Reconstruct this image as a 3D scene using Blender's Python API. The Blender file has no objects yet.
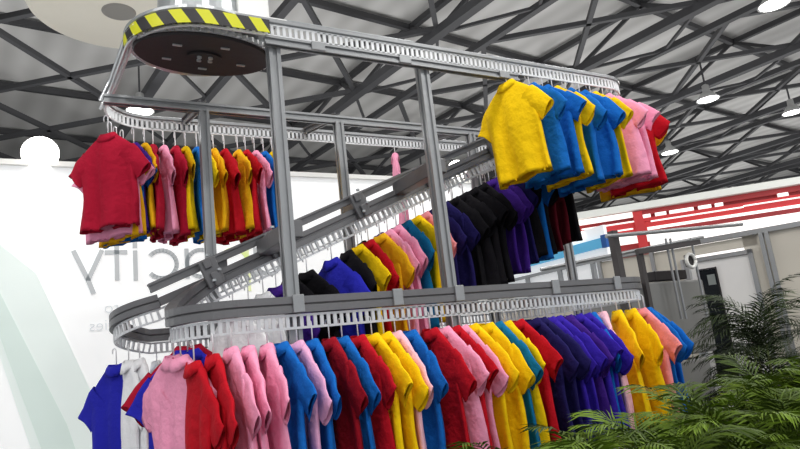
import bpy, math, random
from math import sin, cos, pi, radians, sqrt
from mathutils import Vector, Matrix
random.seed(7)
S = bpy.context.scene
COL = S.collection

# ------------------------------------------------------------------ helpers
def lin(c):
    return tuple(((v/255)/12.92 if v/255 <= .04045 else ((v/255+.055)/1.055)**2.4) for v in c) + (1,)

MATS = {}
def mat(name, rgb, rough=.6, metal=0., bump=0., bscale=60., vary=0., vscale=4., emit=0., ecol=None, sheen=0.):
    if name in MATS: return MATS[name]
    m = bpy.data.materials.new(name); m.use_nodes = True
    nt = m.node_tree; b = nt.nodes['Principled BSDF']
    b.inputs['Base Color'].default_value = lin(rgb)
    b.inputs['Roughness'].default_value = rough
    b.inputs['Metallic'].default_value = metal
    if sheen:
        b.inputs['Sheen Weight'].default_value = sheen
    tc = nt.nodes.new('ShaderNodeTexCoord')
    if vary:
        n = nt.nodes.new('ShaderNodeTexNoise'); n.inputs['Scale'].default_value = vscale; n.inputs['Detail'].default_value = 5
        nt.links.new(tc.outputs['Object'], n.inputs['Vector'])
        r = nt.nodes.new('ShaderNodeMapRange'); r.inputs['To Min'].default_value = 1-vary; r.inputs['To Max'].default_value = 1+vary
        nt.links.new(n.outputs['Fac'], r.inputs['Value'])
        x = nt.nodes.new('ShaderNodeVectorMath'); x.operation = 'SCALE'
        x.inputs[0].default_value = lin(rgb)[:3]
        nt.links.new(r.outputs['Result'], x.inputs['Scale'])
        nt.links.new(x.outputs['Vector'], b.inputs['Base Color'])
    if bump:
        n2 = nt.nodes.new('ShaderNodeTexNoise'); n2.inputs['Scale'].default_value = bscale; n2.inputs['Detail'].default_value = 3
        nt.links.new(tc.outputs['Object'], n2.inputs['Vector'])
        bp = nt.nodes.new('ShaderNodeBump'); bp.inputs['Strength'].default_value = bump; bp.inputs['Distance'].default_value = .01
        nt.links.new(n2.outputs['Fac'], bp.inputs['Height']); nt.links.new(bp.outputs['Normal'], b.inputs['Normal'])
    if emit:
        b.inputs['Emission Color'].default_value = lin(ecol or rgb); b.inputs['Emission Strength'].default_value = emit
    MATS[name] = m
    return m

class MB:
    def __init__(s): s.v = []; s.f = []
    def add(s, vs, fs):
        o = len(s.v); s.v += [tuple(v) for v in vs]; s.f += [tuple(i+o for i in f) for f in fs]; return s
    def box(s, c, d, rot=None):
        x, y, z = d[0]/2, d[1]/2, d[2]/2
        vs = [Vector((a*x, b*y, e*z)) for a in (-1, 1) for b in (-1, 1) for e in (-1, 1)]
        if rot: vs = [rot @ v for v in vs]
        c = Vector(c)
        return s.add([v+c for v in vs], [(0,1,3,2),(4,6,7,5),(0,4,5,1),(2,3,7,6),(0,2,6,4),(1,5,7,3)])
    def bar(s, p, q, w, h=None, n=4):
        h = h or w; p = Vector(p); q = Vector(q); t = (q-p).normalized()
        a = t.cross(Vector((0,0,1)))
        a = Vector((1,0,0)) if a.length < 1e-4 else a.normalized()
        b = a.cross(t).normalized()
        k = sqrt(2)/2 if n == 4 else .5; off = pi/4 if n == 4 else 0
        ring = [a*(w*k*cos(off+2*pi*i/n)) + b*(h*k*sin(off+2*pi*i/n)) for i in range(n)]
        vs = [p+r for r in ring]+[q+r for r in ring]
        return s.add(vs, [(i, (i+1) % n, n+(i+1) % n, n+i) for i in range(n)]+[tuple(range(n))[::-1], tuple(range(n, 2*n))])
    def sweep(s, path, prof, closed=False, cap=True):
        """prof: list of (side, up); path of Vectors"""
        P = [Vector(p) for p in path]; n = len(P); m = len(prof); vs = []
        for i, p in enumerate(P):
            a = P[(i-1) % n] if closed or i > 0 else p
            b = P[(i+1) % n] if closed or i < n-1 else p
            t = (b-a).normalized(); sd = t.cross(Vector((0,0,1))); sd = sd.normalized() if sd.length > 1e-5 else Vector((1,0,0))
            up = sd.cross(t).normalized()
            vs += [p+sd*x+up*y for x, y in prof]
        fs = []
        for i in range(n if closed else n-1):
            j = (i+1) % n
            fs += [(i*m+k, i*m+(k+1) % m, j*m+(k+1) % m, j*m+k) for k in range(m)]
        if cap and not closed: fs += [tuple(range(m))[::-1], tuple((n-1)*m+k for k in range(m))]
        return s.add(vs, fs)
    def tube(s, path, r, n=8):
        """parallel-transport round tube, r a number or a list"""
        P = [Vector(p) for p in path]; N = len(P); vs = []
        t0 = (P[1]-P[0]).normalized(); a = t0.orthogonal().normalized()
        for i, p in enumerate(P):
            t = (P[min(i+1, N-1)]-P[max(i-1, 0)]).normalized()
            a = (a-t*a.dot(t)).normalized(); b = t.cross(a); rr = r[i] if isinstance(r, (list, tuple)) else r
            vs += [p+a*(rr*cos(2*pi*k/n))+b*(rr*sin(2*pi*k/n)) for k in range(n)]
        fs = [(i*n+k, i*n+(k+1) % n, (i+1)*n+(k+1) % n, (i+1)*n+k) for i in range(N-1) for k in range(n)]
        return s.add(vs, fs+[tuple(range(n))[::-1], tuple((N-1)*n+k for k in range(n))])
    def lathe(s, prof, n=32, c=(0,0,0)):
        vs = [(c[0]+r*cos(2*pi*k/n), c[1]+r*sin(2*pi*k/n), c[2]+z) for r, z in prof for k in range(n)]
        fs = [(i*n+k, i*n+(k+1) % n, (i+1)*n+(k+1) % n, (i+1)*n+k) for i in range(len(prof)-1) for k in range(n)]
        return s.add(vs, fs)
    def prism(s, pts, y0, y1):
        """polygon in x,z extruded along y"""
        n = len(pts); vs = [(x, y0, z) for x, z in pts]+[(x, y1, z) for x, z in pts]
        return s.add(vs, [tuple(range(n)), tuple(range(n, 2*n))[::-1]]+[(i, n+i, n+(i+1) % n, (i+1) % n) for i in range(n)])
    def mesh(s, name, smooth=False):
        me = bpy.data.meshes.new(name); me.from_pydata(s.v, [], s.f); me.update()
        if smooth:
            for p in me.polygons: p.use_smooth = True
        return me
    def build(s, name, m, parent=None, smooth=False, bevel=0):
        me = s.mesh(name, smooth); me.materials.append(m)
        return link(name, me, parent, bevel)

def link(name, me, parent=None, bevel=0):
    o = bpy.data.objects.new(name, me); COL.objects.link(o)
    if parent: o.parent = parent
    if bevel:
        b = o.modifiers.new('Bevel', 'BEVEL'); b.width = bevel; b.segments = 2; b.limit_method = 'ANGLE'
    return o
def tag(o, label=None, cat=None, group=None, kind=None):
    if label: o['label'] = label
    if cat: o['category'] = cat
    if group: o['group'] = group
    if kind: o['kind'] = kind
    return o
def empty(name, loc, rz=0.):
    o = bpy.data.objects.new(name, None); COL.objects.link(o); o.location = loc; o.rotation_euler = (0, 0, rz)
    o.empty_display_size = .1
    return o
def rect(w, h, dz=0., ds=0.):
    return [(ds-w/2, dz-h/2), (ds+w/2, dz-h/2), (ds+w/2, dz+h/2), (ds-w/2, dz+h/2)]
def arc(cx, cy, r, a0, a1, z0, z1=None, n=14):
    z1 = z0 if z1 is None else z1
    return [Vector((cx+r*cos(radians(a0+(a1-a0)*i/n)), cy+r*sin(radians(a0+(a1-a0)*i/n)), z0+(z1-z0)*i/n)) for i in range(n+1)]
def resample(path, d):
    out = []; acc = 0.
    for a, b in zip(path[:-1], path[1:]):
        a = Vector(a); b = Vector(b); L = (b-a).length
        if L < 1e-6: continue
        s = acc
        while s < L:
            out.append((a+(b-a)*(s/L), (b-a).normalized())); s += d
        acc = s-L
    return out

# ------------------------------------------------------------------ materials
M_alu = mat('aluminium', (152,154,156), .38, .55, .15, 30, .08, 6)
M_alu_dark = mat('grey_steel', (112,112,114), .42, .4, .15, 30, .12, 5)
M_chain = mat('chain_white', (222,224,226), .35, .25)
M_dark = mat('dark_plate', (36,32,34), .5, .3, .1, 30, .15, 8)
M_silver = mat('silver_paint', (190,194,196), .3, .6, .05, 20, .06, 4)
M_hook = mat('white_wire', (236,236,238), .35, .1)
M_truss = mat('truss_paint', (66,66,68), .6, .1, 0, 1, .1, 1)
M_white = mat('white_panel', (240,240,236), .6, 0, .03, 10, .02, 3)
M_cream = mat('cream_panel', (206,200,188), .65, 0, .05, 10, .05, 2)

# ------------------------------------------------------------------ camera
W_, H_ = 800, 449
f_px, pitch, roll, yaw = 620., radians(11.5), radians(6.5), radians(30)
cd = bpy.data.cameras.new('camera'); cam = bpy.data.objects.new('camera', cd); COL.objects.link(cam)
cd.sensor_width = 36; cd.lens = f_px/W_*36; cd.clip_end = 300
Fh = Vector((sin(yaw), cos(yaw), 0)); Rh = Vector((cos(yaw), -sin(yaw), 0)); Zv = Vector((0,0,1))
Fw = Fh*cos(pitch)+Zv*sin(pitch); Up = -Fh*sin(pitch)+Zv*cos(pitch)
Rr = Rh*cos(roll)-Up*sin(roll); Uu = Rh*sin(roll)+Up*cos(roll)
mw = Matrix((Rr, Uu, -Fw)).transposed().to_4x4(); mw.translation = (0, 0, 1.6)
cam.matrix_world = mw
S.camera = cam

# ------------------------------------------------------------------ hall shell
def struct(o): o['kind'] = 'structure'; return o
m_floor = mat('hall_floor', (120,120,122), .5, 0, .05, 8, .1, 1.5)
struct(MB().box((17, 18, -.05), (84, 66, .1)).build('floor', m_floor))

m_deck = bpy.data.materials.new('roof_deck'); m_deck.use_nodes = True
nt = m_deck.node_tree; b = nt.nodes['Principled BSDF']; b.inputs['Roughness'].default_value = .8
tc = nt.nodes.new('ShaderNodeTexCoord'); wv = nt.nodes.new('ShaderNodeTexWave'); wv.inputs['Scale'].default_value = .35
wv.bands_direction = 'X'; wv.inputs['Distortion'].default_value = 0
nt.links.new(tc.outputs['Object'], wv.inputs['Vector'])
mx = nt.nodes.new('ShaderNodeMix'); mx.data_type = 'RGBA'
mx.inputs['A'].default_value = lin((186,185,182)); mx.inputs['B'].default_value = lin((200,199,196))
nt.links.new(wv.outputs['Fac'], mx.inputs['Factor']); nt.links.new(mx.outputs['Result'], b.inputs['Base Color'])
TH = radians(7)
ceil = MB().box((0, 0, 12.45), (110, 90, .1)).build('ceiling', m_deck)
ceil.rotation_euler = (0, 0, TH); ceil.location = (20, 18, 0); struct(ceil)
uu = Vector((-sin(TH), cos(TH), 0)); vv = Vector((cos(TH), sin(TH), 0))
def roofpt(u, v, z): return uu*u+vv*v+Vector((0,0,z))
inv = Matrix.Translation((20, 18, 0)) @ Matrix.Rotation(TH, 4, 'Z'); inv = inv.inverted()
def roofpart(name, mb):
    mb.v = [tuple(inv @ Vector(v)) for v in mb.v]
    return mb.build(name, M_truss, ceil)
ZB, ZT, SP, SU = 10.6, 12.2, 6.4, 4.6
NV = range(-3, 9); U0, U1 = -6, 58
for k in NV:
    v0 = 11.5+SP*(k-2)
    m = MB()
    m.bar(roofpt(U0, v0, ZB), roofpt(U1, v0, ZB), .30, .26)
    m.bar(roofpt(U0, v0+1.9, ZB+.1), roofpt(U1, v0+1.9, ZB+.1), .22, .2)
    m.bar(roofpt(U0, v0+.95, ZT), roofpt(U1, v0+.95, ZT), .18, .2)
    u = U0
    while u < U1:
        m.bar(roofpt(u, v0, ZB), roofpt(u+SU/2, v0+1.9, ZB+.1), .09)
        m.bar(roofpt(u+SU/2, v0+1.9, ZB+.1), roofpt(u+SU, v0, ZB), .09)
        m.bar(roofpt(u, v0, ZB), roofpt(u+SU/2, v0+.95, ZT), .12)
        m.bar(roofpt(u+SU/2, v0+.95, ZT), roofpt(u+SU, v0, ZB), .12)
        u += SU
    roofpart('roof_truss', m)
    m = MB(); u = U0            # cross bracing of the bay beside this truss
    va, vb, zc = v0+1.9, v0+SP, ZB+.15
    while u < U1:
        m.bar(roofpt(u, va, zc), roofpt(u+SU, vb, zc), .15, .15)
        m.bar(roofpt(u+SU, va, zc), roofpt(u, vb, zc), .15, .15)
        m.bar(roofpt(u+SU/2, v0, ZT), roofpt(u+SU/2, v0+SP, ZT), .16, .2)
        u += SU
    roofpart('cross_bracing', m)

# far hall wall
struct(MB().box((20, 50, 6.5), (90, .3, 13)).build('wall_back', mat('hall_wall', (96,104,104), .7, 0, 0, 1, .1, .3)))
struct(MB().box((58, 17, 6.5), (.3, 66, 13)).build('wall_right', MATS['hall_wall']))

# ------------------------------------------------------------------ backlit exhibition wall with lettering seen from behind
m_back = bpy.data.materials.new('backlit_fabric'); m_back.use_nodes = True
b = m_back.node_tree.nodes['Principled BSDF']
b.inputs['Base Color'].default_value = (.85,.87,.87,1); b.inputs['Roughness'].default_value = .6
b.inputs['Emission Color'].default_value = (1,1,1,1); b.inputs['Emission Strength'].default_value = .30
wl = MB().box((1.1, 6.52, 1.84), (7.6, .1, 3.68)).build('wall_left', m_back); struct(wl)
MB().box((1.1, 6.5, 3.7), (7.64, .16, .05)).build('top_profile', M_white, wl)
m_let = mat('letter_grey', (178,182,184), .6, emit=.25)
m_green_let = mat('letter_green', (220,228,176), .6, emit=.3)
m_small = mat('letter_pale', (205,208,210), .6, emit=.32)
m_g1 = mat('graphic_pale_green', (222,232,228), .6, emit=.26)
m_g2 = mat('graphic_green_shade', (208,223,217), .6, emit=.24)
YL = 6.462
def stroke(mb, pts, w):
    for (x0, z0), (x1, z1) in zip(pts[:-1], pts[1:]):
        d = Vector((x1-x0, z1-z0)); n = Vector((-d[1], d[0])).normalized()*w/2; e = d.normalized()*w*.12
        mb.prism([(x0+n[0]-e[0], z0+n[1]-e[1]), (x1+n[0]+e[0], z1+n[1]+e[1]), (x1-n[0]+e[0], z1-n[1]+e[1]), (x0-n[0]-e[0], z0-n[1]-e[1])], YL, YL+.01)
def arcs(cx, cz, r, a0, a1, n=20): return [(cx+r*cos(radians(a0+(a1-a0)*i/n)), cz+r*sin(radians(a0+(a1-a0)*i/n))) for i in range(n+1)]
sw = .042
L = []
m = MB(); stroke(m, [(.42,2.86),(.30,2.58)], sw); stroke(m, [(.18,2.86),(.30,2.58),(.345,2.45)], sw); L.append((m, m_let))
m = MB(); stroke(m, [(.55,2.93),(.55,2.57)], sw); stroke(m, [(.45,2.84),(.64,2.84)], sw); L.append((m, m_let))
m = MB(); stroke(m, [(.715,2.85),(.715,2.56)], sw); stroke(m, [(.715,2.93),(.715,2.885)], sw); L.append((m, m_let))
m = MB(); stroke(m, arcs(.96, 2.71, .14, 140, -140), sw); L.append((m, m_let))
m = MB(); stroke(m, arcs(1.34, 2.71, .14, 0, 360, 26), sw); stroke(m, [(1.2,2.86),(1.2,2.56)], sw); L.append((m, m_let))
m = MB(); stroke(m, arcs(1.68, 2.71, .14, 0, 360, 26), sw); stroke(m, [(1.82,2.86),(1.82,2.4)], sw); L.append((m, m_green_let))
m = MB(); stroke(m, arcs(2.05, 2.71, .14, 0, 360, 26), sw); stroke(m, [(1.91,2.86),(1.91,2.56)], sw); L.append((m, m_let))
for mb, mm in L: mb.build('letter', mm, wl)
def text_part(txt, x, z, size, name):
    cu = bpy.data.curves.new('t', 'FONT'); cu.body = txt; cu.size = size; cu.extrude = .002; cu.align_x = 'RIGHT'
    tmp = bpy.data.objects.new('t', cu); COL.objects.link(tmp)
    bpy.context.view_layer.update()
    me = bpy.data.meshes.new_from_object(tmp.evaluated_get(bpy.context.evaluated_depsgraph_get()))
    bpy.data.objects.remove(tmp)
    for v in me.vertices:
        a, c_, _ = v.co; v.co = (x-a, YL+_*.5, z+c_)     # mirrored: the sheet is seen from its back
    me.materials.clear(); me.materials.append(m_small)
    me.name = name; return link(name, me, wl)
text_part('er to', .43, 2.26, .15, 'small_lettering')
text_part('ties', .30, 2.10, .15, 'small_lettering')
g = MB(); g.prism([(-.42,2.95),(-.12,2.66),(.38,1.40),(.75,.3),(.15,.3),(-.15,1.12),(-.42,2.04)], YL+.003, YL+.0075); g.build('graphic_band', m_g1, wl)
g = MB(); g.prism([(-.42,2.55),(-.42,2.2),(-.05,1.05),(.2,.3),(.42,.3),(.12,1.3)], YL-.002, YL+.003); g.build('graphic_band', m_g2, wl)

def flood(loc, r, label, aim, power):
    t = empty('flood_light', loc); tag(t, label, 'light')
    d = (Vector(aim)-Vector(loc)).normalized(); q = Vector((0,0,-1)).rotation_difference(d).to_matrix()
    hb = MB(); hb.box((0,0,.09), (r*1.5, r*1.0, .12), None); hb.v = [tuple(q @ Vector(v)) for v in hb.v]
    hb.build('housing', M_alu_dark, t, bevel=.01)
    lb = MB().lathe([(0,-.05),(r*.6,-.04),(r*.9,-.01),(r,.03),(0,.04)], 28); lb.v = [tuple(q @ Vector(v)) for v in lb.v]
    lb.build('lens', mat('flood_lens', (255,252,245), .3, emit=9), t, smooth=True)
    br = MB().bar(-(q @ Vector((0,0,-.08))), (0,.06,-.12), .03); br.build('bracket', M_alu_dark, t)
    ld = bpy.data.lights.new('flood_lamp', 'SPOT'); ld.energy = power; ld.spot_size = radians(150); ld.shadow_soft_size = .1
    lo = bpy.data.objects.new('flood_lamp', ld); COL.objects.link(lo); lo.parent = t
    lo.location = d*.08; lo.rotation_euler = d.to_track_quat('-Z', 'Y').to_euler()
flood((-.09, 6.40, 3.78), .16, 'glaring white flood light on top of the backlit wall, left corner', (.3, 3.0, 1.8), 60)
flood((4.66, 6.40, 3.84), .13, 'glaring white flood light behind the dark shirts on the sloping rail', (3.2, 3.0, 2.6), 40)

# ------------------------------------------------------------------ garment conveyor
conv = tag(empty('garment_conveyor', (1.9, 3.6, 0)), 'grey metal overhead garment conveyor on posts carrying rows of hanging shirts', 'conveyor')
CO = Vector((1.9, 3.6, 0))
def cpart(name, mb, m, parent=None, **k):
    mb.v = [tuple(Vector(v)-CO) for v in mb.v]
    return mb.build(name, m, parent or conv, **k)
def profile(mb, p, q, w=.065, h=None):
    """grooved aluminium profile"""
    h = h or w; a, c, g_ = w/2, h/2, .012
    pr = [(-a,-c),(-g_,-c),(-g_,-c+g_),(g_,-c+g_),(g_,-c),(a,-c),(a,-g_),(a-g_,-g_),(a-g_,g_),(a,g_),(a,c),(g_,c),(g_,c-g_),(-g_,c-g_),(-g_,c),(-a,c),(-a,g_),(-a+g_,g_),(-a+g_,-g_),(-a,-g_)]
    return mb.sweep([p, q], pr)
ZU, ZL = 3.375, 1.80
YF, YB, YA, YR, YM = 2.95, 3.55, 3.95, 4.45, 3.82
def post(x, y, z, w=.065):
    m = MB(); P = [(x, y, 0), (x, y, z)]
    a = w/2; g_ = .011
    pr = [(-a,-a),(-g_,-a),(-g_,-a+g_),(g_,-a+g_),(g_,-a),(a,-a),(a,-g_),(a-g_,-g_),(a-g_,g_),(a,g_),(a,a),(g_,a),(g_,a-g_),(-g_,a-g_),(-g_,a),(-a,a),(-a,g_),(-a+g_,g_),(-a+g_,-g_),(-a,-g_)]
    n = len(pr)
    m.add([(x+u, y+v, 0) for u, v in pr]+[(x+u, y+v, z) for u, v in pr], [(i, (i+1) % n, n+(i+1) % n, n+i) for i in range(n)]+[tuple(range(n, 2*n)), tuple(range(n))[::-1]])
    o = cpart('post', m, M_alu)
    cpart('base_plate', MB().box((x, y, .006), (.18, .18, .012)), M_alu_dark, o)
    return o
post(1.06, YF+.06, 3.33); post(2.02, YF+.06, 3.33); post(.85, YM, 3.25, .06); post(1.79, YM, 3.25, .06); post(3.81, YM, 3.25, .06); post(2.95, YM, 3.25, .06)

def chain(path, h, pitch, name, parent, th=.012):
    m = MB(); P = [Vector(p) for p in path]
    m.sweep(P, rect(.010, th, h/2)); m.sweep(P, rect(.010, th, -h/2))
    for p, t in resample(P, pitch):
        s = t.cross(Zv).normalized(); up = s.cross(t)
        m.bar(p-up*h/2, p+up*h/2, pitch*.5, .010)
    return cpart(name, m, M_chain, parent)

# upper level: right turn, front run, drive wheel, left run, back run
up = [Vector((3.5, YB, ZU))]+arc(3.62, 3.25, .30, 90, -90, ZU)[1:]+[Vector((2.8,YF,ZU)), Vector((2.0,YF,ZU)), Vector((1.3,YF,ZU))]
up += arc(.73, 3.31, .36, -90, -180, ZU)+[Vector((.34,3.8,ZU))]+arc(.62, 4.13, .32, 180, 90, ZU)+[Vector((1.6,YR,ZU)), Vector((2.6,YR,ZU))]
up += arc(3.5, 4.2, .25, 90, -90, ZU)
def raised(P, d): return [Vector(p)+Vector((0,0,d)) for p in P]
r_up = cpart('upper_rail', MB().sweep(raised(up, .052), rect(.035, .026)), M_alu, bevel=.004)
chain(up, .064, .034, 'slotted_chain', r_up)
# support beam and splice plates of the upper front run
m = MB(); profile(m, (1.0, YF+.01, ZU-.062), (2.75, YF+.01, ZU-.062), .045, .05); cpart('support_beam', m, M_alu)
m = MB(); profile(m, (1.02, YF+.02, ZU+.068), (1.95, YF+.02, ZU+.068), .03, .03); cpart('guide_bar', m, M_silver)
for x in (1.3, 1.86, 2.62):
    cpart('splice_plate', MB().box((x, YF-.016, ZU-.062), (.08, .012, .05)), M_alu, bevel=.003)
# left run polished edge (two bright tubes)
m = MB()
for dz_ in (.03, -.03): m.tube(raised(arc(.73, 3.31, .385, -155, -180, ZU, n=4)+[Vector((.315,3.8,ZU)), Vector((.275,4.15,ZU))], dz_), .012)
cpart('edge_tube', m, M_silver, smooth=True)

# lower level
ZB0 = 2.03
def zB(x): return 1.985+.42*(x-.70)
def zA(x): return 1.90+.40*(x-.38)
cz = lambda i: ZL+(zB(.82)-ZL)*max(0, 1-i/9)**1.3
low = [Vector((v.x, v.y, cz(i))) for i, v in enumerate(arc(.82, 3.25, .30, 90, 270, 0, 0, 18))]+[Vector((1.6,YF,ZL)), Vector((2.6,YF,ZL))]+arc(3.42, 3.25, .30, -90, 0, ZL)
low += [Vector((3.72,3.6,ZL))]+arc(3.40, 4.08, .32, 0, 90, ZL)+[Vector((2.4,4.4,ZL)), Vector((1.4,4.4,ZL))]
uA = arc(.56, 4.175, .225, 90, 270, ZL, zA(.56), 16)
low2 = [Vector((.9,4.4,ZL))]+uA
r_lo = cpart('lower_rail', MB().sweep(raised(low+low2, .082), [(-.03,-.04),(.03,-.04),(.03,-.006),(.022,0),(.03,.006),(.03,.04),(-.03,.04),(-.03,.006),(-.022,0),(-.03,-.006)]), M_alu_dark)
chain(low+low2, .062, .036, 'slotted_chain', r_lo)
for x in (1.06, 1.62, 2.02, 2.75, 3.3):
    cpart('joint_bracket', MB().box((x, YF-.036, ZL+.085), (.06, .014, .09)), M_alu, bevel=.004)
# inclined rails
def line(zf, y, x0, x1, n=10): return [Vector((x0+(x1-x0)*i/n, y, zf(x0+(x1-x0)*i/n))) for i in range(n+1)]
pB = line(zB, YB, .82, 3.35)+[Vector((3.5, YB, ZU))]
pA = line(zA, YA, .56, 3.35)+[Vector((3.5, YA, ZU))]
big = [(-.035,-.055),(.035,-.055),(.035,-.012),(.026,-.006),(.026,.006),(.035,.012),(.035,.055),(-.035,.055),(-.035,.012),(-.026,.006),(-.026,-.006),(-.035,-.012)]
r_b = cpart('incline_rail', MB().sweep(raised(pB, .085), [(u_, w_*.70) for u_, w_ in big]), M_alu_dark); chain(pB, .066, .045, 'slotted_chain', r_b, .014)
r_a = cpart('incline_rail', MB().sweep(raised(pA, .075), rect(.06, .05)), M_alu_dark); chain(pA, .06, .045, 'slotted_chain', r_a, .012)
m = MB(); profile(m, (.46, YB+.01, zB(.46)+.195), (3.2, YB+.01, zB(3.2)+.195), .055, .05); cpart('guide_bar', m, M_alu_dark)
sl = Matrix.Rotation(-math.atan(.425), 3, 'Y')
for x in (.78, 1.16, 1.74, 2.3, 2.9):
    m = MB(); m.box((x, YB-.055, zB(x)+.125), (.10, .03, .16), sl); m.box((x+.02, YB-.08, zB(x)+.09), (.05, .03, .08), sl); m.box((x-.03, YB-.075, zB(x)+.17), (.04, .03, .05), sl)
    o = cpart('clamp', m, M_alu_dark, bevel=.006)
    for dx, dz in ((-.03,.2),(.03,.12),(.0,.06)):
        cpart('bolt', MB().lathe([(0,0),(.012,0),(.012,.012),(0,.012)], 8, (x+dx, YB-.1, zB(x)+.05+dz-.04)), M_silver, o)
m = MB(); m.box((1.10, 3.27, zB(1.12)+.12), (.09, .55, .09)); cpart('cross_bracket', m, M_alu_dark, bevel=.005)
m = MB(); m.box((2.06, 3.27, zB(2.06)+.12), (.08, .55, .09)); cpart('cross_bracket', m, M_alu_dark, bevel=.005)
for x in (.85, 1.79):
    cpart('cross_bracket', MB().box((x, 3.68, zB(x)+.13), (.075, .22, .12)), M_alu_dark, bevel=.005)
# cross bars of the frame
m = MB(); profile(m, (.27, YM, 3.265), (3.85, YM, 3.265), .05, .055); cpart('crossbar', m, M_alu)
m = MB(); profile(m, (1.06, 3.0, 1.93+.09), (1.06, 3.0, 1.93+.1), .05)
for x in (1.79, 2.95):
    m = MB(); profile(m, (x, YM, 3.30), (x, YR, 3.33+.09), .045); cpart('crossbar', m, M_alu_dark)
m = MB(); profile(m, (.85, YM, 3.30), (.85, YR, 3.33+.09), .045); cpart('crossbar', m, M_alu_dark)
cpart('crossbar', MB().bar((3.81, YM, 1.93), (3.82, 3.6, 1.93), .05), M_alu_dark)
cpart('crossbar', MB().bar((3.81, YM, 3.2), (3.6, YB, 3.43), .05), M_alu_dark)

# drive wheel with warning band
WX, WY, WZ = .745, 3.25, ZU-.05
def oval(mb_, ax_=1.06, ay_=.66):
    mb_.v = [(WX+v[0]*ax_, WY+v[1]*ay_, WZ+v[2]) for v in mb_.v]; return mb_
wh = MB(); wh.lathe([(0,-.010),(.09,-.010),(.09,0),(.345,0),(.352,.008),(.352,.03),(0,.03)], 64)
w_o = cpart('drive_wheel', oval(wh), M_dark)
for k in range(4):
    cpart('bolt', oval(MB().lathe([(0,-.022),(.012,-.022),(.012,-.01)], 8, (.04*cos(k*pi/2+.7), .04*sin(k*pi/2+.7), 0))), M_silver, w_o)
for a in (.3, 1.5, 2.6, 3.9, 5.1): cpart('bolt', oval(MB().box((.21*cos(a), .21*sin(a), -.003), (.045, .018, .008))), M_silver, w_o)
m = MB(); n_t = 180; vs = []
for z_, r_ in ((.045,.30),(.045,0),(.018,0),(.018,.30)):
    for k in range(n_t):
        rr = r_ or (.378 if k % 3 else .356); vs.append((rr*cos(2*pi*k/n_t), rr*sin(2*pi*k/n_t), z_))
m.add(vs, [(i*n_t+k, i*n_t+(k+1) % n_t, ((i+1) % 4)*n_t+(k+1) % n_t, ((i+1) % 4)*n_t+k) for i in range(4) for k in range(n_t)])
cpart('gear_teeth', oval(m), M_chain, w_o)
m_hz = bpy.data.materials.new('hazard_stripes'); m_hz.use_nodes = True
nt = m_hz.node_tree; b = nt.nodes['Principled BSDF']; b.inputs['Roughness'].default_value = .5
at = nt.nodes.new('ShaderNodeAttribute'); at.attribute_name = 'stripe'
mt = nt.nodes.new('ShaderNodeMath'); mt.operation = 'FRACT'; nt.links.new(at.outputs['Fac'], mt.inputs[0])
gt = nt.nodes.new('ShaderNodeMath'); gt.operation = 'GREATER_THAN'; gt.inputs[1].default_value = .5; nt.links.new(mt.outputs[0], gt.inputs[0])
mx = nt.nodes.new('ShaderNodeMix'); mx.data_type = 'RGBA'; mx.inputs['A'].default_value = lin((214,214,30)); mx.inputs['B'].default_value = lin((44,42,44))
nt.links.new(gt.outputs[0], mx.inputs['Factor']); nt.links.new(mx.outputs['Result'], b.inputs['Base Color'])
bp = [Vector((1.02,YF-.032,0)), Vector((.85,YF-.032,0))]+arc(.73, 3.31, .392, -90, -182, 0, n=24)
bp = [bp[0]+(bp[1]-bp[0])*(i/12) for i in range(12)]+bp[1:]
vs, fs, at_v = [], [], []; s = 0.
zlo, zhi = ZU-.036, ZU+.040
for i, p in enumerate(bp):
    if i: s += (p-bp[i-1]).length
    for z in (zlo, zhi):
        vs.append(p+Vector((0,0,z))-CO); at_v.append(s/.135-(z-zlo)*4.5)
    if i: fs.append((2*i-2, 2*i, 2*i+1, 2*i-1))
me = bpy.data.meshes.new('hazard_band'); me.from_pydata(vs, [], fs); me.update()
a_ = me.attributes.new('stripe', 'FLOAT', 'POINT'); a_.data.foreach_set('value', at_v); me.materials.append(m_hz)
hb = link('hazard_band', me, conv); sm = hb.modifiers.new('Solid', 'SOLIDIFY'); sm.thickness = .004
hb['label'] = 'yellow and black striped warning band around the wheel'
# silver cover plate and gear motor over the wheel
m = MB(); m.lathe([(0,.045),(.385,.045),(.395,.05),(.395,.066),(.385,.07),(0,.07)], 56, (.73,3.31,ZU)); cpart('cover_plate', m, M_silver)
m = MB(); m.lathe([(.30,.07),(.30,.095),(.235,.10),(.225,.30),(.20,.32),(.20,.6),(0,.6)], 40, (.74,3.29,ZU)); mo = cpart('gear_motor', m, M_silver, smooth=False)
cpart('terminal_box', MB().box((1.0, 3.2, ZU+.24), (.18,.2,.17)), M_white, mo, bevel=.01)
m = MB(); m.box((.95, YF+.02, ZU+.06), (.36, .05, .03)); cpart('cover_plate', m, M_white)

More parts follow.
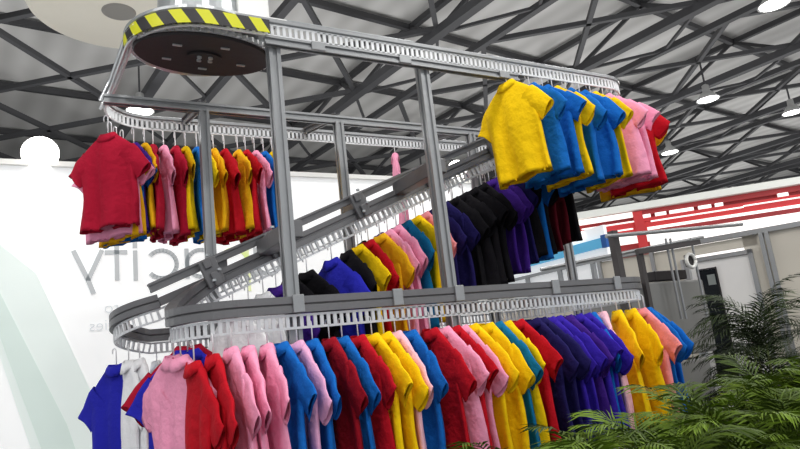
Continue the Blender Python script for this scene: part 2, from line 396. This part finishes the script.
# ------------------------------------------------------------------ shirts
COLS = {'yellow': (250,205,8), 'golden yellow': (240,180,20), 'blue': (18,104,190), 'teal blue': (14,112,160), 'red': (188,14,32), 'dark red': (150,10,30),
        'crimson': (176,20,50), 'pink': (246,160,192), 'pale pink': (250,192,206), 'lilac pink': (232,170,206), 'black': (13,11,17),
        'navy': (30,24,84), 'indigo': (56,34,164), 'violet': (64,30,130), 'royal blue': (38,40,172), 'white': (250,250,252), 'maroon': (96,14,30), 'salmon pink': (244,150,160)}
def fabric(c):
    nm = 'fabric_'+c.replace(' ', '_')
    if nm in MATS: return MATS[nm]
    m = mat(nm, COLS[c], .9, 0, .5, 15, .08, 6); b_ = m.node_tree.nodes['Principled BSDF']; b_.inputs['Specular IOR Level'].default_value = .2
    nt_ = m.node_tree
    mp = nt_.nodes.new('ShaderNodeMapping'); mp.inputs['Scale'].default_value = (1,1,.38)
    for n_ in list(nt_.nodes):
        if n_.type == 'TEX_COORD': nt_.links.new(n_.outputs['Object'], mp.inputs['Vector'])
        if n_.type == 'TEX_NOISE' and abs(n_.inputs['Scale'].default_value-13) < .1: nt_.links.new(mp.outputs['Vector'], n_.inputs['Vector'])
        if n_.type == 'BUMP': n_.inputs['Distance'].default_value = .03
        if n_.type == 'TEX_NOISE' and abs(n_.inputs['Scale'].default_value-13) < .1: n_.inputs['Distortion'].default_value = .5
    return m
def interp(T, x):
    for (a, b), (c, d) in zip(T[:-1], T[1:]):
        if x <= c: return b+(d-b)*((x-a)/(c-a))
    return T[-1][1]
def torso_mb(rng, Ls, depth):
    N = 36; m = MB()
    zs = [0, .012, .03, .05, .075, .10, .13, .17, .22, .28, .34, .40, .46, .52, .58, .64, .69, .72]
    WT = [(0,.074),(.012,.088),(.03,.112),(.05,.138),(.075,.170),(.10,.196),(.13,.216),(.16,.224),(.22,.222),(.46,.226),(.72,.242)]
    DT = [(0,.026),(.03,.028),(.1,.75*depth),(.2,depth),(.72,depth*1.05)]
    k1, k2, p1, p2, p3 = rng.uniform(24,32), rng.uniform(46,60), rng.uniform(0,6), rng.uniform(0,6), rng.uniform(0,6)
    lean = rng.uniform(-.02,.02)
    rings = []
    for z in zs:
        w, d = interp(WT, z), interp(DT, z); am = (.026 if depth > .04 else .016)*max(0, (z-.06)/.66)**.7+.003
        r = []
        for i in range(N):
            a = 2*pi*i/N; c_, s_ = cos(a), sin(a)
            y = w*math.copysign(abs(c_)**.85, c_); x = d*math.copysign(abs(s_)**.75, s_)
            yy = y/(.23)
            x += am*(sin(k1*y+p1+1.5*z)+.5*sin(k2*y+p2-2*z))*(.55+.45*abs(s_))
            x += .012*sin(7*z+p3)*min(1, z*6)
            y += .006*sin(14*z+p2)*abs(c_)*min(1, z*5)+lean*z
            zz = -z*Ls/.72-(.006*sin(9*y+p1) if z > .6 else 0)-.008*(1-abs(c_))*(z < .02)
            r.append((x, y, zz))
        rings.append(r)
    V = [p for r in rings for p in r]; n = N
    m.add(V, [(i*n+k, i*n+(k+1) % n, (i+1)*n+(k+1) % n, (i+1)*n+k) for i in range(len(zs)-1) for k in range(n)])
    # turned-in hem
    hem = [(x*.86, y*.96, z+.02) for x, y, z in rings[-1]]; o = len(m.v); m.v += hem
    q = (len(zs)-1)*n
    m.f += [(q+k, q+(k+1) % n, o+(k+1) % n, o+k) for k in range(n)]
    return m
def sleeve_mb(rng, sgn, depth):
    N = 18; m = MB(); rings = []
    dy, dz = rng.uniform(-.02,.012), rng.uniform(-.03,.02)
    c0 = Vector((0,.148,-.162)); c1 = Vector((0,.293+dy,-.302+dz)); ph = rng.uniform(0,6)
    for i, t in enumerate((0,.2,.45,.7,.88,.97,1.0)):
        c = c0.lerp(c1, t)+Vector((0,.004,.005))*sin(pi*t); d = (c1-c0).normalized(); pp = Vector((0, -d.z, d.y))
        hw = .094-.018*t; hd = depth*(.9-.5*t)
        r = []
        for k in range(N):
            a = 2*pi*k/N
            wob = 1+.3*t*sin(3*a+ph)
            v = c+pp*(hw*cos(a))+Vector((hd*sin(a)*wob+.006*sin(9*t+ph), 0, 0))+d*(.010*t*sin(2*a+ph))
            if t in (.88,): v = c+(v-c)*1.0
            if t > .9: v = c+(v-c)*1.03
            r.append((v.x, v.y*sgn, v.z))
        rings.append(r)
    last = [(Vector(v)-Vector((0, c1.y*sgn, c1.z)))*.80+Vector((0, c1.y*sgn, c1.z))-Vector((0,.012*sgn,-.014)) for v in rings[-1]]
    rings.append([tuple(v) for v in last])
    V = [p for r in rings for p in r]
    F = [(i*N+k, i*N+(k+1) % N, (i+1)*N+(k+1) % N, (i+1)*N+k) for i in range(len(rings)-1) for k in range(N)]
    if sgn < 0: F = [f[::-1] for f in F]
    return m.add(V, F)
def collar_mb(rng):
    N = 22; m = MB(); rings = []
    for (w, d, z) in ((.066,.026,-.012),(.058,.024,.012),(.062,.029,.016),(.080,.036,-.004),(.098,.040,-.032),(.092,.036,-.032)):
        r = []
        for k in range(N):
            a = 2*pi*k/N
            dip = -.03*max(0, -sin(a))**2 if z < .01 else -.012*max(0, -sin(a))**2
            r.append((d*sin(a)-.004, w*cos(a), z+dip+.004*cos(a)**2))
        rings.append(r)
    return m.add([p for r in rings for p in r], [(i*N+k, i*N+(k+1) % N, (i+1)*N+(k+1) % N, (i+1)*N+k) for i in range(len(rings)-1) for k in range(N)])
def placket_mb():
    m = MB()
    m.box((-.052, 0, -.10), (.006, .03, .15), Matrix.Rotation(.06, 3, 'Y'))
    return m
NVAR = 6
VAR = {}
for i in range(NVAR):
    for thick, dp in (('thin', .026), ('full', .046)):
        rg = random.Random(100+i)
        VAR[(i, thick)] = [torso_mb(rg, .72, dp).mesh('body', True), sleeve_mb(rg, 1, dp).mesh('sleeve', True), sleeve_mb(rg, -1, dp).mesh('sleeve', True), collar_mb(rg).mesh('collar', True)]
hk = MB()
HK = .125
pts = [(0,0,.0), (0,0,HK-.03)]+[(0, .016-.016*cos(a), HK-.03+.016*sin(a)) for a in [pi*i/8 for i in range(1, 9)]]+[(0,.030,HK-.045)]
hk.tube(pts, .0036, 6)
hk.tube([(0,-.165,-.125),(0,-.10,-.072),(0,-.03,-.022),(0,0,.002),(0,.03,-.022),(0,.10,-.072),(0,.165,-.125)], .005, 6)
hk.tube([(0,-.165,-.125),(0,.165,-.125)], .004, 6)
hang_me = hk.mesh('clothes_hanger', True); hang_me.materials.append(M_hook)
def ordinal(n): return ['first','second','third','fourth','fifth','sixth','seventh','eighth','ninth','tenth','eleventh','twelfth'][n]
shirt_n = 0
def row(items, where, group, thick='thin'):
    """items: (colour, x, y, z_neck, yaw_deg[, thick]) from left to right in the photo"""
    global shirt_n
    tot = {}; seen = {}
    for it in items: tot[it[0]] = tot.get(it[0], 0)+1
    for i, it in enumerate(items):
        c, x, y, z, yw = it[:5]; th = it[5] if len(it) > 5 else thick
        k = seen.get(c, 0); seen[c] = k+1
        nb = items[i+1][0] if i+1 < len(items) else items[i-1][0]
        if tot[c] == 1: lab = f'only {c} polo shirt {where}, beside a {nb} one' if len(items) > 1 else f'{c} polo shirt hanging {where}'; hl = f'white wire hanger holding the only {c} shirt {where}'
        else: lab = f'{c} polo shirt, {ordinal(k)} {c} one from left {where}'; hl = f'white wire hanger of the {ordinal(k)} {c} shirt from left {where}'
        a = radians(yw+random.uniform(-5, 5))
        t = tag(empty('polo_shirt', (x, y, z), a), lab, 'shirt', group)
        t.rotation_euler.x = random.uniform(-.03,.03)
        sc = random.uniform(.96, 1.03)*(.90 if 'upper left' in where else .94 if 'upper' in where else 1); t.scale = (1, sc, sc)
        fm = fabric(c); v = VAR[(shirt_n % NVAR, th)]; shirt_n += 1
        for nm, me in zip(('body','sleeve','sleeve','collar'), v):
            key = me.name+c
            if key not in VCACHE:
                mm = me.copy(); mm.materials.append(fm); VCACHE[key] = mm
            link(nm, VCACHE[key], t)
        h = link('clothes_hanger', hang_me); h.location = (x, y, z); h.rotation_euler = (0, 0, a)
        if 'upper left' in where: h.scale.z = 1.32
        tag(h, hl, 'hanger', 'hangers of the '+group)
VCACHE = {}
# lower front rail
ZN = 1.688
lf = [('crimson',.635,3.47,1.74,68),('royal blue',.615,3.40,1.715,60),('pink',.525,3.27,1.69,28),('pink',.54,3.165,1.68,20),('red',.575,3.03,1.645,8),('red',.65,2.97,1.665,3)]
C = ['pink','pink','pink','blue','lilac pink','blue','dark red','blue','red','yellow','yellow','pale pink','blue','red','pink','red','pink','yellow','yellow','teal blue','yellow','red','navy','navy','indigo','indigo','violet','indigo','indigo','blue','pale pink','yellow','yellow','salmon pink','blue','blue','blue']
X = [.73,.81,.90,.97,1.05,1.13,1.22,1.29,1.38,1.46,1.53,1.60,1.69,1.82,1.90,1.97,2.02,2.09,2.20,2.27,2.34,2.43,2.55,2.60,2.67,2.73,2.82,2.91,2.98,3.05,3.15,3.29,3.42,3.52,3.60,3.68,3.76]
for c, x in zip(C, X):
    y = YF; yw = 0
    if x > 3.46: th_ = math.asin(min(1, (x-3.46)/.30)); y = 3.25-.30*cos(th_); yw = math.degrees(th_)*.6
    yw = {3.05: -24, 3.15: -34, 3.29: -34, 3.42: -26, 3.52: -18, 3.60: -12, 3.68: -4}.get(x, yw)
    lf.append((c, x, y, ZN, yw))
row(lf, 'on lower front rail', 'shirts on the lower front rail')
# upper right end of the upper rail
ZNU = 3.25
ur = [('yellow',2.64,YF,ZNU,15,'full'),('blue',2.84,YF,ZNU,4),('blue',2.96,YF,ZNU,3),('yellow',3.05,YF,ZNU,4),('blue',3.18,YF,ZNU,0,'full'),('blue',3.31,YF,ZNU,8,'full'),('yellow',3.42,YF,ZNU,3),
      ('pink',3.55,YF,ZNU,6,'full'),('pink',3.66,2.965,ZNU,9),('red',3.82,3.04,ZNU,16,'full'),('golden yellow',3.88,3.12,ZNU,22)]
row(ur, 'on the upper right rail', 'shirts on the upper right rail')
# upper left
ul = [('crimson',.325,4.25,ZNU,50,'full'),('pink',.35,4.31,ZNU-.02,44),('golden yellow',.385,4.36,ZNU-.03,36),('blue',.43,4.40,ZNU-.035,28),('violet',.50,4.43,ZNU,14),
      ('golden yellow',.57,4.43,ZNU,6),('crimson',.63,YR,ZNU,0),('pink',.70,YR,ZNU,0),('crimson',.78,YR,ZNU,0),('yellow',.85,YR,ZNU,0),('blue',.93,YR,ZNU,0),('yellow',.98,YR,ZNU,0),('golden yellow',1.05,YR,ZNU,0),
      ('red',1.13,YR,ZNU,0,'full'),('golden yellow',1.23,YR,ZNU,0),('red',1.29,YR,ZNU,0),('pink',1.36,YR,ZNU,0),('blue',1.43,YR,ZNU,0),('yellow',1.50,YR,ZNU,0)]
ul = [(c, x, y, z-.055, *q) for c, x, y, z, *q in ul]
row(ul, 'on the upper left rail', 'shirts on the upper left rail')
# sloping rail
sc_ = ['white','white','white','violet','black','black','royal blue','black','yellow','red','golden yellow','pink','pink','teal blue','yellow','salmon pink','navy','navy','black','black','black','black','violet','violet','navy','black','blue','black','maroon','maroon','black']
sx = [.90,.99,1.08,1.16,1.25,1.36,1.53,1.64,1.72,1.80,1.89,1.95,2.02,2.10,2.18,2.25,2.33,2.42,2.51,2.60,2.69,2.78,2.86,2.93,3.00,3.08,3.15,3.22,3.30,3.38,3.46]
row([(c, x, YB, zB(x)-.14, 16 if x < 1.6 else 6 if x < 1.7 else 0, 'full' if c in ('black','royal blue') else 'thin') for c, x in zip(sc_, sx)], 'on the sloping rail', 'shirts on the sloping rail')
# rear sloping rail
rc = [('black',1.95),('violet',2.1),('black',2.25),('crimson',2.78),('crimson',2.90),('crimson',3.02),('crimson',3.14)]
row([(c, x, YA, zA(x)-.15, 0) for c, x in rc], 'on the rear sloping rail', 'shirts on the rear sloping rail')
# rear turn of the lower rail
lb = [('royal blue',.345,4.22,1.70,32),('white',.40,4.07,1.71,9),('white',.45,3.98,1.71,8),('white',.60,4.40,1.70,0),('white',.74,4.40,1.70,0),('white',.88,4.40,1.70,0),('white',1.02,4.40,1.70,0),('white',1.16,4.40,1.70,0),('white',1.3,4.40,1.70,0)]
row(lb, 'on the rear lower rail', 'shirts on the rear lower rail')
# pink garment hanging edge-on at the back
row([('pink',2.6,YR,ZNU,-27)], 'seen edge-on on the upper rear rail', 'shirt on the upper rear rail')

# ------------------------------------------------------------------ hanging disc and hall lamps
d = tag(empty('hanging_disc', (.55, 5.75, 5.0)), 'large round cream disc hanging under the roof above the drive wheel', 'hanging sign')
m_disc = mat('cream_disc', (230,226,212), .7, 0, .03, 8, .04, 3, emit=.12)  # slight glow added to the cream colour to brighten the disc
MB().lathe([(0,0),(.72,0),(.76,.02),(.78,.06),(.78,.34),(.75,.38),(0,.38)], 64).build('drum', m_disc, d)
MB().lathe([(0,-.012),(.13,-.012),(.15,0)], 32).build('hub_plate', mat('hub_grey', (150,148,142), .7), d)
m = MB()
for k in range(3): m.bar((.6*cos(k*2.1), .6*sin(k*2.1), .38), (.6*cos(k*2.1), .6*sin(k*2.1), 7.8), .015)
m.build('cable', M_truss, d)

m_lamp = mat('lamp_glow', (255,255,250), .3, emit=14)
m_shade = mat('lamp_shade', (190,190,188), .4, .3)
sh = MB(); sh.lathe([(.06,.62),(.12,.58),(.13,.35),(.20,.28),(.42,.02),(.40,0),(.18,.26),(0,.28)], 24); sh_me = sh.mesh('shade', True); sh_me.materials.append(m_shade)
gl = MB(); gl.lathe([(0,.02),(.36,.02),(.36,.05),(0,.12)], 24); gl_me = gl.mesh('bulb', True); gl_me.materials.append(m_lamp)
st = MB().bar((0,0,.6), (0,0,1.6), .05); st_me = st.mesh('stem'); st_me.materials.append(M_truss)
LAMPS = [((2.32,18.83,9.5),'behind the drive wheel at upper left'),((16.84,7.94,9.5),'at the top right corner'),((21.46,13.15,9.5),'right of the red shirts, between roof trusses'),
         ((27.07,13.12,9.5),'at the far right edge under the roof'),((26.08,18.43,9.5),'far off above the red banners'),((24.5,20.2,9.5),'small and far off right of the red shirt')]
for p, w in LAMPS:
    t = tag(empty('hall_lamp', p), 'white glowing bell-shaped hall lamp '+w, 'lamp', 'hall lamps under the roof')
    for nm, me in (('shade', sh_me), ('bulb', gl_me), ('stem', st_me)): link(nm, me, t)

# ------------------------------------------------------------------ right-hand stand: cream partition with door
wr = empty('wall_far', (6.65, 5.4, 0)); ax = Vector((.436,-.9,0)).normalized()
wr.rotation_euler = (0,0,math.atan2(ax.y, ax.x)); wr['kind'] = 'structure'; wr.scale.z = .965
# local: x along the wall to the right, -y towards the viewer
MB().box((.0, .05, 1.28), (1.1, .06, 2.56)).build('panel', M_cream, wr)
MB().box((.93, .05, 2.5), (.76, .06, .12)).build('panel', M_cream, wr)
MB().box((2.53, .05, 1.29), (2.74, .06, 2.58)).build('panel', M_cream, wr)
MB().box((-2.0, .05, 1.1), (2.9, .06, 2.2)).build('panel', M_cream, wr)
m = MB(); m.box((1.6,.02,2.60), (4.6,.1,.06)); m.build('top_profile', M_alu, wr)
for x in (-.56, .12, 1.36, 1.42, 2.2, 3.0):
    MB().box((x,.01,1.29), (.045,.09,2.58)).build('profile', M_alu, wr)
MB().box((.50,.0,1.2), (.10,.12,2.4)).build('profile', M_silver, wr)
dr = empty('door_1', (0,0,0)); dr.location = wr.location; dr.rotation_euler = wr.rotation_euler; dr['kind'] = 'structure'; dr.scale.z = .965; dr.location -= ax*.06
MB().box((.92,-.01,1.17), (.66,.05,2.34)).build('leaf', mat('door_white', (226,224,222), .5), dr)
m = MB(); m.box((.565,-.02,1.2),(.05,.09,2.4)); m.box((1.275,-.02,1.2),(.05,.09,2.4)); m.box((.92,-.02,2.37),(.76,.09,.05)); m.build('frame', M_alu, dr)
m_glass = mat('dark_glass', (26,30,34), .12)
p_ = MB().box((.78,-.04,1.55), (.20,.02,1.36)).build('pane', m_glass, dr)
m = MB(); 
for x in (.675,.885): m.box((x,-.045,1.55),(.015,.03,1.4))
for z in (.86, 2.24): m.box((.78,-.045,z),(.22,.03,.015))
m.build('pane_frame', M_dark, dr)
MB().box((.815,-.053,2.1), (.085,.004,.13)).build('notice', mat('notice_grey', (120,126,124), .6), dr)
m = MB(); m.tube([(1.16,-.02,1.1),(1.16,-.075,1.1),(1.06,-.075,1.1)], .012); m.build('handle', M_silver, dr)

# red and white lit fascia of the stand far behind
fa = tag(empty('stand_fascia', (11.28, 9.65, 0)), 'long red and white illuminated fascia of another stand, behind the cream partition', 'stand')
fx = Vector((.705,-.71,0)); fa.rotation_euler = (0,0,math.atan2(fx.y, fx.x))
m_red = mat('fascia_red', (196,40,44), .5, 0, .05, 6, .18, 3, emit=.12)
m_red2 = mat('fascia_red_dark', (160,36,40), .5, 0, .05, 6, .25, 2, emit=.05)
m_fw = mat('fascia_white', (250,246,242), .5, emit=.75)
def fb(name, x0, x1, z0, z1, mm, y=0., t=.06): MB().box(((x0+x1)/2, y, (z0+z1)/2), (x1-x0, t, z1-z0)).build(name, mm, fa)
fb('backing', -1.6, 6.5, 2.6, 4.10, m_red2, .10)
fb('top_beam', -1.2, 6.5, 4.12, 4.27, mat('fascia_top', (226,228,222), .5, emit=.12), -.06, .2)
fb('red_band', -.6, 6.5, 3.99, 4.11, m_red2)
fb('white_band', -1.6, .35, 3.98, 4.10, m_fw, -.02)
for x0, x1 in ((.55,.72),(.82,1.05),(1.12,1.62),(1.72,1.98),(2.06,2.22),(3.3,3.5)): fb('light_window', x0, x1, 3.92, 3.995, m_fw, -.04)
fb('red_band', .35, 6.5, 3.84, 3.915, m_red, -.03); fb('red_band', -1.0, 6.5, 3.70, 3.82, m_red, -.02)
for x0, x1, z0, z1 in ((-.8,.4,3.86,3.89),(.7,2.6,3.805,3.835),(2.6,6.5,3.83,3.855),(-.5,.3,3.70,3.73)): fb('white_band', x0, x1, z0, z1, m_fw, -.05)
fb('red_band', -1.2, .9, 3.61, 3.90, m_red, -.01)
fb('white_band', -1.6, .6, 3.38, 3.60, m_fw, -.06); fb('white_band', .6, 6.5, 3.63, 3.695, m_fw, -.06)
fb('red_band', .85, 6.5, 3.535, 3.63, m_red2, -.055); fb('white_band', .6, 6.5, 2.6, 3.53, m_fw, -.05)
fb('pillar', .35, .55, 2.6, 4.08, m_red, -.08)

# white and blue stand seen below the upper shirts
bs = tag(empty('exhibition_stand', (9, 9.6, 0)), 'white exhibition stand with a light blue band, behind the right post', 'stand')
def bb(name, x, y0, y1, z0, z1, mm): MB().box((x-9, (y0+y1)/2-9.6, (z0+z1)/2), (.08, y1-y0, z1-z0)).build(name, mm, bs)
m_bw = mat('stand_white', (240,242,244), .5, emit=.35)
bb('wall_panel', 9.1, 8.1, 14.5, 0, 3.50, m_bw)
bb('blue_band', 9.02, 8.05, 12.0, 3.08, 3.26, mat('stand_blue', (90,178,222), .5, emit=.25))
bb('blue_cap', 9.0, 8.0, 8.12, 3.06, 3.30, mat('stand_deep_blue', (20,90,170), .5))
bb('grey_band', 9.0, 8.1, 14.5, 2.84, 2.90, M_alu)
bb('white_fascia', 8.98, 8.6, 14.5, 3.34, 3.48, m_fw)
for y in (8.4, 9.3, 10.3, 11.2, 12.2): bb('upright', 8.98, y, y+.07, 0, 2.84, M_alu)
for y, z in ((10.9,2.5),(11.5,2.55),(12.1,2.45),(12.7,2.5)): bb('shelf_box', 8.95, y, y+.35, z-.2, z+.1, M_cream)

# grey pipe machine behind the right end of the conveyor
pm = tag(empty('framed_machine', (4.9, 4.6, 0)), 'grey pipe framed machine with a white ring, left of the white door', 'machine')
def pp(name, pts, r, mm=M_alu_dark): 
    m = MB()
    for a, b_ in zip(pts[:-1], pts[1:]): m.tube([a, b_], r)
    m.build(name, mm, pm)
MB().bar((-.2,-.5,0), (-.2,-.5,2.50), .07).build('post', mat('dark_post', (70,66,66), .5, .3), pm)
MB().bar((.22,-.42,0), (.22,-.42,2.30), .05).build('post', MATS['dark_post'], pm)
MB().bar((.15,-.45,2.30), (.95,-.58,2.36), .05).build('arm', MATS['dark_post'], pm)
pp('pipe', [(-.35,-.55,2.44),(1.4,-.8,2.5)], .02, M_alu); pp('pipe', [(-.9,-.2,2.2),(1.3,-.4,2.45)], .018, M_alu)
for x in (.55,.62,.95): pp('pipe', [(x,-.5,1.6),(x,-.5,2.42)], .012, M_alu)
m = MB(); m.box((.5,-.15,1.62),(1.3,.5,.75)); m.build('body', mat('machine_grey', (128,128,126), .5, .2, 0, 1, .1, 3), pm, bevel=.02)
m = MB(); m.tube([(.85+.07*cos(a*pi/10), -.52, 2.18+.07*sin(a*pi/10)) for a in range(21)], .018); m.build('ring', M_white, pm, smooth=True)
MB().box((.85,-.50,2.18),(.12,.02,.12)).build('ring_plate', M_dark, pm)
MB().box((.4,-.15,.6),(1.2,.5,1.2)).build('cabinet', MATS['machine_grey'], pm, bevel=.02)
MB().box((.7,-.3,2.06),(.5,.14,.1)).build('valve_block', M_dark, pm, bevel=.01)

# ------------------------------------------------------------------ palms
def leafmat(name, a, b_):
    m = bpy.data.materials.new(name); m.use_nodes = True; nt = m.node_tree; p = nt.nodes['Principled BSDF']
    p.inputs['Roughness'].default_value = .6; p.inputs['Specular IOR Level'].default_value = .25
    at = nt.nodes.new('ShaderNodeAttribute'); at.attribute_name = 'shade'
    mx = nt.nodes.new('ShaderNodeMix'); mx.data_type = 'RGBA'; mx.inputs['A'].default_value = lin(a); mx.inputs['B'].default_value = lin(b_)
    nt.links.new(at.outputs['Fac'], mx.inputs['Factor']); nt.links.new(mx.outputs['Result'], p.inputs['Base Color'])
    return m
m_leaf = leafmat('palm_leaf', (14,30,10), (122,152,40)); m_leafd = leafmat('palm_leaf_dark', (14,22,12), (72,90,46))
m_cane = mat('palm_cane', (96,104,52), .6); m_pot = mat('pot_brown', (92,70,54), .7)
def palm_mesh(seed, H, nf, fl, ll, spread=1.):
    rg = random.Random(seed); m = MB(); sh_ = []
    for q in range(nf):
        az = 2*pi*q/nf*2.4+rg.uniform(-.3,.3); lev = rg.random()
        h0 = H*(.25+.45*lev); el = radians(rg.uniform(42, 86)-18*(1-lev)); Lf = fl*rg.uniform(.7,1.1); shade = rg.uniform(.0,.55)*(.45+.55*lev)+.25*lev  # lower fronds darker: shade inside the clump put into the leaf colour
        base = Vector((rg.uniform(-.05,.05), rg.uniform(-.05,.05), h0)); dirh = Vector((cos(az), sin(az), 0)); pts = []; p = base.copy(); e = el; n = 10
        for i in range(n+1):
            pts.append(p.copy()); p = p+(dirh*cos(e)*spread+Zv*sin(e))*(Lf/n); e -= radians(rg.uniform(7,11))
        side = dirh.cross(Zv)
        for a_, b2 in zip(pts[:-1], pts[1:]):
            o = len(m.v); w = side*.004; m.v += [tuple(a_-w), tuple(a_+w), tuple(b2+w), tuple(b2-w)]; m.f.append((o,o+1,o+2,o+3)); sh_ += [shade*.8]*4
        NL = 19
        for j in range(NL):
            t = .14+.86*j/(NL-1); x = t*n; i = min(int(x), n-1); c = pts[i].lerp(pts[i+1], x-i); tan = (pts[i+1]-pts[i]).normalized(); nrm = side.cross(tan)
            l = ll*(sin(pi*min(1, .18+.78*t))**.7)*rg.uniform(.85,1.1)
            for sg in (-1, 1):
                out = (side*sg*.85+tan*(.55+.5*t)+nrm*.25*-1*rg.uniform(-.5,.6)).normalized()
                w = tan*(.0055+.0025*rg.random()); dz = rg.uniform(.12,.35)
                a0 = c; a1 = c+out*l*.45-Zv*l*.03; a2 = c+out*l-Zv*l*dz
                o = len(m.v); m.v += [tuple(a0-w*.4), tuple(a0+w*.4), tuple(a1+w), tuple(a1-w), tuple(a2)]
                m.f += [(o,o+1,o+2,o+3),(o+3,o+2,o+4)]
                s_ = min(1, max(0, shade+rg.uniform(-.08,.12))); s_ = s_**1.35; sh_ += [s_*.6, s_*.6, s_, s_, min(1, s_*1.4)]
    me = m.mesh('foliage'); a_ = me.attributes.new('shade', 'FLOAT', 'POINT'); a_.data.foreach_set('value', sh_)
    return me
def cane_mesh(H, seed):
    rg = random.Random(seed); m = MB()
    for k in range(6):
        x, y = rg.uniform(-.07,.07), rg.uniform(-.07,.07); m.tube([(x,y,.28),(x*1.2,y*1.2,H*.5),(x*1.5,y*1.5,H*.75)], [.011,.009,.006], 6)
    me = m.mesh('cane', True); me.materials.append(m_cane); return me
pt = MB(); pt.lathe([(0,0),(.13,0),(.17,.30),(.185,.30),(.185,.33),(.16,.33),(.155,.28),(0,.28)], 24); pot_me = pt.mesh('pot', True); pot_me.materials.append(m_pot)
hedge = [palm_mesh(10+i, 1.55, 50, .50, .175, .8) for i in range(4)]
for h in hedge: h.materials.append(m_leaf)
hcane = [cane_mesh(1.15, 60+i) for i in range(4)]
PL = []
for i in range(9): PL.append((1.60+.35*i, 2.12+random.uniform(-.04,.04), 'back'))
for i in range(8): PL.append((1.38+.35*i, 1.72+random.uniform(-.04,.04), 'front'))
cnt = {'back': 0, 'front': 0}
for i, (x, y, w) in enumerate(PL):
    k = i % 4
    t = tag(empty('potted_palm', (x, y, 0), random.uniform(0, 6.28)), f'bushy green areca palm, {ordinal(cnt[w])} from left in the {w} hedge row', 'plant', 'areca palm hedge before the conveyor'); cnt[w] += 1
    s = random.uniform(.93,1.02)+(.02*(x-2.4)); t.scale = (1, 1, s)
    link('foliage', hedge[k], t); link('cane', hcane[k], t); link('pot', pot_me, t)
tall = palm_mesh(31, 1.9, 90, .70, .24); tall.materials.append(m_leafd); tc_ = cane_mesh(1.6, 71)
for (x, y, rz, s, w) in ((5.25,3.25,.4,1.10,'in front of the white door'),(6.35,2.95,2.2,1.04,'at the right edge of the photo')):
    t = tag(empty('potted_palm', (x, y, 0), rz), 'tall dark green palm '+w+', behind the hedge', 'plant'); t.scale = (1,1,s)
    link('foliage', tall, t); link('cane', tc_, t); link('pot', pot_me, t)

# ------------------------------------------------------------------ light
wd = bpy.data.worlds.new('World'); S.world = wd; wd.use_nodes = True
bg = wd.node_tree.nodes['Background']; bg.inputs['Color'].default_value = (.93,.96,1,1); bg.inputs['Strength'].default_value = 1.05
def area(loc, size, e, rot=(0,0,0), col=(1,.98,.95)):
    ld = bpy.data.lights.new('hall_and_fill_light', 'AREA'); ld.shape = 'DISK'; ld.size = size; ld.energy = e; ld.color = col
    o = bpy.data.objects.new('hall_and_fill_light', ld); COL.objects.link(o); o.location = loc; o.rotation_euler = rot
for x in (-6, 1, 8, 15):
    for y in (-6, 1): area((x, y, 9.4), 1.2, 260)
for x, y in ((2.3,18.8),(12,12),(17,8),(21.5,13.1),(26,18.4)): area((x, y, 9.3), .7, 260)
for x, y, e_ in ((2,16,900),(18,18,800),(34,18,750),(44,30,900),(46,10,700),(-6,-3,900),(12,-2,800),(26,2,500)):  # unseen upward fill lights, added to brighten the roof deck
    area((x, y, 2.4), 9, e_, (pi, 0, 0), (1,1,1))
S.view_settings.view_transform = 'Standard'
S.view_settings.exposure = 0
S.cycles.use_denoising = True
S.cycles.max_bounces = 6
